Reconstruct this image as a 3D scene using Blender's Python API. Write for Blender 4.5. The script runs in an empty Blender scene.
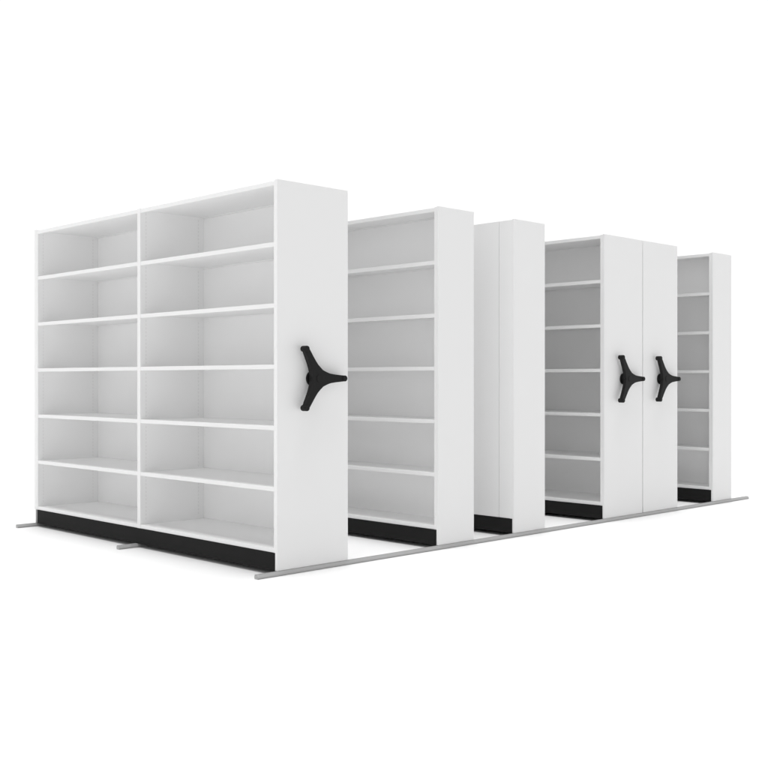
import bpy, bmesh, math, random
from mathutils import Vector, Matrix
S = bpy.context.scene
C = S.collection
# ------------------------------------------------------------------ camera
EYE = 1.097
cd = bpy.data.cameras.new("camera"); cam = bpy.data.objects.new("camera", cd); C.objects.link(cam)
cd.sensor_width = 36.0; cd.lens = 1071.0 / 768.0 * 36.0
cd.shift_y = -4.0 / 768.0; cd.clip_end = 500; cd.clip_start = 0.05
# world axes: +X along the floor rails, +Y along the shelves, origin at the near foot of the first unit
cam.location = (-(-0.61018 * 0.71232 + 5.99542 * 0.70185), -(-0.61018 * -0.70208 + 5.99542 * 0.71209), EYE)
yaw = math.atan2(0.71209, 0.70185) - math.pi / 2
cam.rotation_euler = (math.pi / 2, 0, yaw)
S.camera = cam
# ------------------------------------------------------------------ world and added fill light
W_REAR = 0.15
W = bpy.data.worlds.new("World"); S.world = W; W.use_nodes = True
nt = W.node_tree; bg = nt.nodes['Background']; bg.inputs[1].default_value = 1.0
# invented world gradient: white behind the units, dimmed on the camera side
tc = nt.nodes.new('ShaderNodeTexCoord')
dt = nt.nodes.new('ShaderNodeVectorMath'); dt.operation = 'DOT_PRODUCT'; dt.inputs[1].default_value = (0.70, 0.71, 0)
mr = nt.nodes.new('ShaderNodeMapRange'); mr.interpolation_type = 'SMOOTHSTEP'
mr.inputs[1].default_value = -0.3; mr.inputs[2].default_value = 0.6; mr.inputs[3].default_value = W_REAR; mr.inputs[4].default_value = 1.03
nt.links.new(tc.outputs['Generated'], dt.inputs[0]); nt.links.new(dt.outputs['Value'], mr.inputs[0])
nt.links.new(mr.outputs[0], bg.inputs[0])
def fill_sun(name, energy, angle, frm):  # soft sun lamp used as added fill, not an actual fixture
    l = bpy.data.lights.new(name, 'SUN'); l.energy = energy; l.angle = math.radians(angle)
    o = bpy.data.objects.new(name, l); C.objects.link(o)
    o.location = Vector(frm).normalized() * 9
    o.rotation_euler = Vector(frm).to_track_quat('Z', 'Y').to_euler()
fill_sun('overhead_fill', 2.15, 30, (0, 0, 1))  # added fill from straight above, keeps the floor white
fill_sun('shelf_side_fill', 0.72, 60, (-1, -0.22, 0.42))  # added fill that brightens the open bays
fill_sun('end_side_fill', 0.17, 60, (-0.1, -1, 0.40))  # added weak fill for the end panels and inner side walls
S.view_settings.view_transform = 'Standard'; S.view_settings.look = 'None'
S.view_settings.exposure = 0.05; S.view_settings.gamma = 1
S.render.engine = 'CYCLES'
S.cycles.max_bounces = 12; S.cycles.diffuse_bounces = 8

# ------------------------------------------------------------------ materials
def mat(name, col, rough=0.5, metal=0.0, bump=0.0, scale=400, var=0.0, spec=0.5):
    m = bpy.data.materials.new(name); m.use_nodes = True
    nt = m.node_tree; b = nt.nodes['Principled BSDF']
    b.inputs['Base Color'].default_value = (*col, 1); b.inputs['Roughness'].default_value = rough
    b.inputs['Metallic'].default_value = metal; b.inputs['Specular IOR Level'].default_value = spec
    tc = nt.nodes.new('ShaderNodeTexCoord')
    n = nt.nodes.new('ShaderNodeTexNoise'); n.inputs['Scale'].default_value = scale; n.inputs['Detail'].default_value = 4
    nt.links.new(tc.outputs['Object'], n.inputs['Vector'])
    if var:
        r = nt.nodes.new('ShaderNodeMapRange'); r.inputs[3].default_value = 1 - var; r.inputs[4].default_value = 1 + var
        nt.links.new(n.outputs[0], r.inputs[0])
        v = nt.nodes.new('ShaderNodeVectorMath'); v.operation = 'SCALE'; v.inputs[0].default_value = col
        nt.links.new(r.outputs[0], v.inputs['Scale']); nt.links.new(v.outputs[0], b.inputs['Base Color'])
    if bump:
        bp = nt.nodes.new('ShaderNodeBump'); bp.inputs['Strength'].default_value = bump; bp.inputs['Distance'].default_value = 0.001
        nt.links.new(n.outputs[0], bp.inputs['Height']); nt.links.new(bp.outputs[0], b.inputs['Normal'])
    return m
WHITE = mat('white_powder_coat', (0.90, 0.90, 0.90), 0.55, bump=0.08, spec=0.3)
SLOT = mat('slot_shadow', (0.82, 0.82, 0.82), 0.8, spec=0.1)
BLACK = mat('black_steel', (0.015, 0.015, 0.015), 0.7, bump=0.1, spec=0.12)
PLASTIC = mat('black_plastic', (0.014, 0.014, 0.014), 0.6, bump=0.1, scale=250, spec=0.15)
RAIL = mat('galvanised_rail', (0.43, 0.43, 0.43), 0.55, bump=0.15, scale=120, var=0.06)
GREY = mat('grey_carriage_steel', (0.30, 0.30, 0.30), 0.6, var=0.04, scale=60)
FLOOR = mat('white_studio_floor', (0.93, 0.93, 0.93), 0.9, var=0.01, scale=3, spec=0.0)

# ------------------------------------------------------------------ helpers
def obj(name, bm, m, parent=None, smooth=False):
    bmesh.ops.recalc_face_normals(bm, faces=bm.faces[:])
    me = bpy.data.meshes.new(name); bm.to_mesh(me); bm.free()
    me.materials.append(m)
    if smooth:
        for p in me.polygons: p.use_smooth = True
    o = bpy.data.objects.new(name, me); C.objects.link(o)
    if parent: o.parent = parent
    return o
def box(bm, x0, x1, y0, y1, z0, z1, bev=0.0):
    t = bmesh.new()
    bmesh.ops.create_cube(t, size=1)
    for v in t.verts:
        v.co = Vector(((x0 + x1) / 2 + v.co.x * (x1 - x0), (y0 + y1) / 2 + v.co.y * (y1 - y0), (z0 + z1) / 2 + v.co.z * (z1 - z0)))
    if bev: bmesh.ops.bevel(t, geom=t.edges[:], offset=bev, segments=2, affect='EDGES', profile=0.5)
    me = bpy.data.meshes.new('tmp'); t.to_mesh(me); t.free(); bm.from_mesh(me); bpy.data.meshes.remove(me)
def cyl(bm, x, z, y0, y1, r, n=32, bev=0.0, r2=None):
    t = bmesh.new()
    bmesh.ops.create_cone(t, cap_ends=True, segments=n, radius1=r, radius2=r2 or r, depth=abs(y1 - y0))
    if bev:
        es = [e for e in t.edges if abs(e.verts[0].co.z - e.verts[1].co.z) < 1e-6]
        bmesh.ops.bevel(t, geom=es, offset=bev, segments=3, affect='EDGES', profile=0.5)
    bmesh.ops.transform(t, matrix=Matrix.Translation((x, (y0 + y1) / 2, z)) @ Matrix.Rotation(math.pi / 2, 4, 'X'), verts=t.verts[:])
    me = bpy.data.meshes.new('tmp'); t.to_mesh(me); t.free(); bm.from_mesh(me); bpy.data.meshes.remove(me)
def prism(bm, prof, axis, a, b):
    # profile in the plane across `axis`, swept from a to b
    def P(u, v, w): return {'x': (w, u, v), 'y': (u, w, v)}[axis]
    A = [bm.verts.new(P(u, v, a)) for u, v in prof]; B = [bm.verts.new(P(u, v, b)) for u, v in prof]
    n = len(prof)
    bm.faces.new(A); bm.faces.new(B[::-1])
    for i in range(n): bm.faces.new((A[i], A[(i + 1) % n], B[(i + 1) % n], B[i]))

# ------------------------------------------------------------------ floor
bm = bmesh.new(); bmesh.ops.create_circle(bm, cap_ends=True, segments=96, radius=120)
fl = obj('floor', bm, FLOOR); fl['kind'] = 'structure'; fl.location = (2, 2, -0.002)

# ------------------------------------------------------------------ dimensions
L = 2.900                     # length of a unit along Y
Z0, ZT = 0.024, 2.222         # foot and top of the panels
Y_IN0, Y_M0, Y_M1, Y_IN1 = 0.0335, 1.4225, 1.4585, 2.845
YF = 2.862                    # inner face of the far end skin
PITCH, ZB, TH = 0.3450, 0.149, 0.0246
ZP = 0.1235                   # top of the black plinth

def shelf_bm(d, y0, y1, z):
    """folded steel shelf: deck, rolled front and back lips; front at x=0.003"""
    bm = bmesh.new()
    box(bm, 0.003, 0.020, y0, y1, z - TH, z, 0.0018)
    box(bm, 0.020, d - 0.001, y0, y1, z - 0.0075, z - 0.0008)
    box(bm, d - 0.016, d - 0.0015, y0, y1, z - 0.013, z - 0.0079)
    return bm
def slots_bm(d, y, side):
    """rows of small punched slots in the inner side face of an upright"""
    bm = bmesh.new(); s = 0.0009 * side
    for xc in (0.045, d - 0.045):
        z = ZB + 0.03
        while z < ZT - 0.04:
            if ((z - ZB) % PITCH) > 0.01 and ((z - ZB) % PITCH) < PITCH - TH - 0.012:
                box(bm, xc - 0.0035, xc + 0.0035, min(y, y + s), max(y, y + s), z, z + 0.014)
            z += 0.025
    return bm

def handle(root, xc, zc):
    hub = bmesh.new()
    cyl(hub, -0.010, 0, 0.0, -0.010, 0.044, bev=0.003)
    cyl(hub, -0.006, 0, -0.010, -0.037, 0.034, bev=0.003)
    bm = bmesh.new()
    half = [(0.202, 0.0170), (0.17, 0.0188), (0.14, 0.0212), (0.115, 0.0236), (0.095, 0.0262), (0.080, 0.0285), (0.066, 0.0325), (0.052, 0.0372)]
    pts = []
    for a in (0, 120, 240):
        a = math.radians(a); ca, sa = math.cos(a), math.sin(a)
        for s, w in [(s, -w) for s, w in reversed(half)] + half:
            pts.append((s * ca - w * sa, s * sa + w * ca))
        m = a + math.pi / 3
        pts.append((0.049 * math.cos(m), 0.049 * math.sin(m)))
    prism(bm, pts, 'y', -0.062, -0.035)
    es = [e for e in bm.edges if abs(e.verts[0].co.y - e.verts[1].co.y) < 1e-6]
    bmesh.ops.bevel(bm, geom=es, offset=0.005, segments=3, affect='EDGES', profile=0.5)
    star = obj('handle', bm, PLASTIC, root); star.location = (xc, 0, zc)
    obj('hub', hub, PLASTIC, star)
    bm = bmesh.new(); cyl(bm, 0, 0, -0.061, -0.0650, 0.024, bev=0.0015)
    obj('centre_cap', bm, PLASTIC, star)
    for a in (0, 120, 240):
        a = math.radians(a); bm = bmesh.new()
        cyl(bm, 0.1945 * math.cos(a), 0.1945 * math.sin(a), -0.022, -0.069, 0.0175, n=24, bev=0.005)
        obj('knob', bm, PLASTIC, star)

def unit(x, depth, back, mirror, label, has_handle, yin=0.0385, name='mobile_shelving_unit'):
    root = bpy.data.objects.new(name, None); C.objects.link(root); root.empty_display_size = 0.2
    root.location = (x, 0, 0); root['label'] = label; root['category'] = 'shelving unit'
    root['group'] = 'white shelving units standing in a row on the floor rails'
    d = depth
    def mk(nm, bm, m):
        if mirror:
            for v in bm.verts: v.co.x = d - v.co.x
        return obj(nm, bm, m, root)
    # end panels (near one reaches down to the rail, far one rests on a grey carriage end)
    bm = bmesh.new(); box(bm, 0, d, 0, 0.0175, Z0, ZT + 0.004, 0.0022); mk('end_panel', bm, WHITE)
    bm = bmesh.new(); box(bm, 0, d, YF, L, ZP, ZT + 0.004, 0.0022); mk('end_panel', bm, WHITE)
    bm = bmesh.new(); box(bm, 0.004, d - 0.004, 2.8485, L - 0.014, Z0, ZP - 0.001, 0.001); mk('carriage_end', bm, GREY)
    # uprights
    for y0, y1 in ((0.0178, yin), (Y_M0, Y_M1), (Y_IN1, YF - 0.0003)):
        bm = bmesh.new(); box(bm, 0.0015, d - 0.0015, y0, y1, ZP + 0.0005, ZT, 0.0015)
        nb = len(bm.faces)
        for y, s, on in ((y1, 1, y1 < Y_IN1), (y0, -1, y0 > 0.02)):
            if on:
                sb = slots_bm(back, y, s); me = bpy.data.meshes.new('t'); sb.to_mesh(me); sb.free(); bm.from_mesh(me); bpy.data.meshes.remove(me)
        bm.faces.ensure_lookup_table()
        for f in bm.faces[nb:]: f.material_index = 1
        up = mk('upright', bm, WHITE); up.data.materials.append(SLOT)
    # shelves
    for y0, y1 in ((yin + 0.0004, Y_M0 - 0.0004), (Y_M1 + 0.0004, Y_IN1 - 0.0004)):
        for k in range(6): mk('shelf', shelf_bm(back, y0, y1, ZB + k * PITCH), WHITE)
        bm = shelf_bm(back, y0, y1, ZB + 6 * PITCH); mk('top_panel', bm, WHITE)
        bm = bmesh.new(); box(bm, back, back + 0.012, y0, y1, ZP + 0.001, ZT - 0.001)
        mk('back_panel', bm, WHITE)
    # outer rear sheets closing the back of the body
    bm = bmesh.new(); box(bm, back + 0.013, d - 0.012, 0.0180, L - 0.0400, ZP + 0.001, ZT - 0.0005)
    box(bm, d - 0.0119, d - 0.0015, 0.1385, L - 0.0402, ZP + 0.0015, ZT - 0.0008, 0.001)
    mk('rear_sheet', bm, WHITE)
    bm = bmesh.new(); box(bm, d - 0.0117, d - 0.0005, 0.0182, 0.1345, ZP + 0.0015, ZT - 0.0008, 0.0015)
    mk('rear_cover_strip', bm, WHITE)
    # black plinth frame
    bm = bmesh.new(); zb = 0.0235
    box(bm, -0.001, d + 0.001, 0.0185, 2.848, zb, ZP, 0.001)
    mk('plinth', bm, BLACK)
    for yr in (0.001, 1.461, 2.881):
        for xw in (0.055, d - 0.055):
            bm = bmesh.new(); yw = yr if yr > 0.5 else yr + 0.030
            if yr > 2.8: yw = yr - 0.045
            cyl(bm, xw, 0.0235 + 0.0395, yw - 0.011, yw + 0.011, 0.040, n=32, bev=0.002)
            mk('wheel', bm, BLACK)
    if has_handle: handle(root, d / 2 - 0.006, 1.106)
    return root

unit(0.0143, 0.541, 0.504, False, 'largest and nearest white shelving unit, both bays of shelves fully visible, black three-arm handle', True, 0.030)
unit(1.352, 0.353, 0.300, False, 'white narrow shelving unit, second from the front, open shelves and plain end panel without handle', False)
unit(2.1356, 0.355, 0.300, True, 'white narrow shelving unit showing its closed blank back and plain end panel', False)
unit(3.247, 0.542, 0.505, False, 'wide white shelving unit with handle and open shelves, pressed against its twin behind it', True)
unit(3.801, 0.532, 0.495, True, 'wide white unit with handle whose shelves are hidden behind the twin unit it touches', True)
unit(4.936, 0.337, 0.280, False, 'farthest white narrow shelving unit at the end of the rails, no handle', False)

# ------------------------------------------------------------------ floor rails
def rail(y, start, label):
    bm = bmesh.new()
    prof = [(-0.013, 0.0), (-0.013, 0.003), (-0.017, 0.0035), (-0.017, 0.011), (-0.006, 0.0252), (0.000, 0.0252), (0.000, 0.021), (0.006, 0.021), (0.006, 0.0252), (0.012, 0.0252), (0.016, 0.012), (0.013, 0.0)]
    prism(bm, prof, 'x', start, 5.578)
    o = obj('floor_rail', bm, RAIL); o.location = (0, y, -0.002)
    o['label'] = label; o['category'] = 'rail'; o['group'] = 'grey steel rails under the shelving units'
rail(0.0, -0.133, 'long grey steel floor rail in front, running under the near end panels')
rail(1.46, -0.128, 'grey floor rail in the middle, only a short stub showing from under the black plinth')
rail(2.88, -0.133, 'short visible rail stub at far left, below the outer corner of the largest unit')
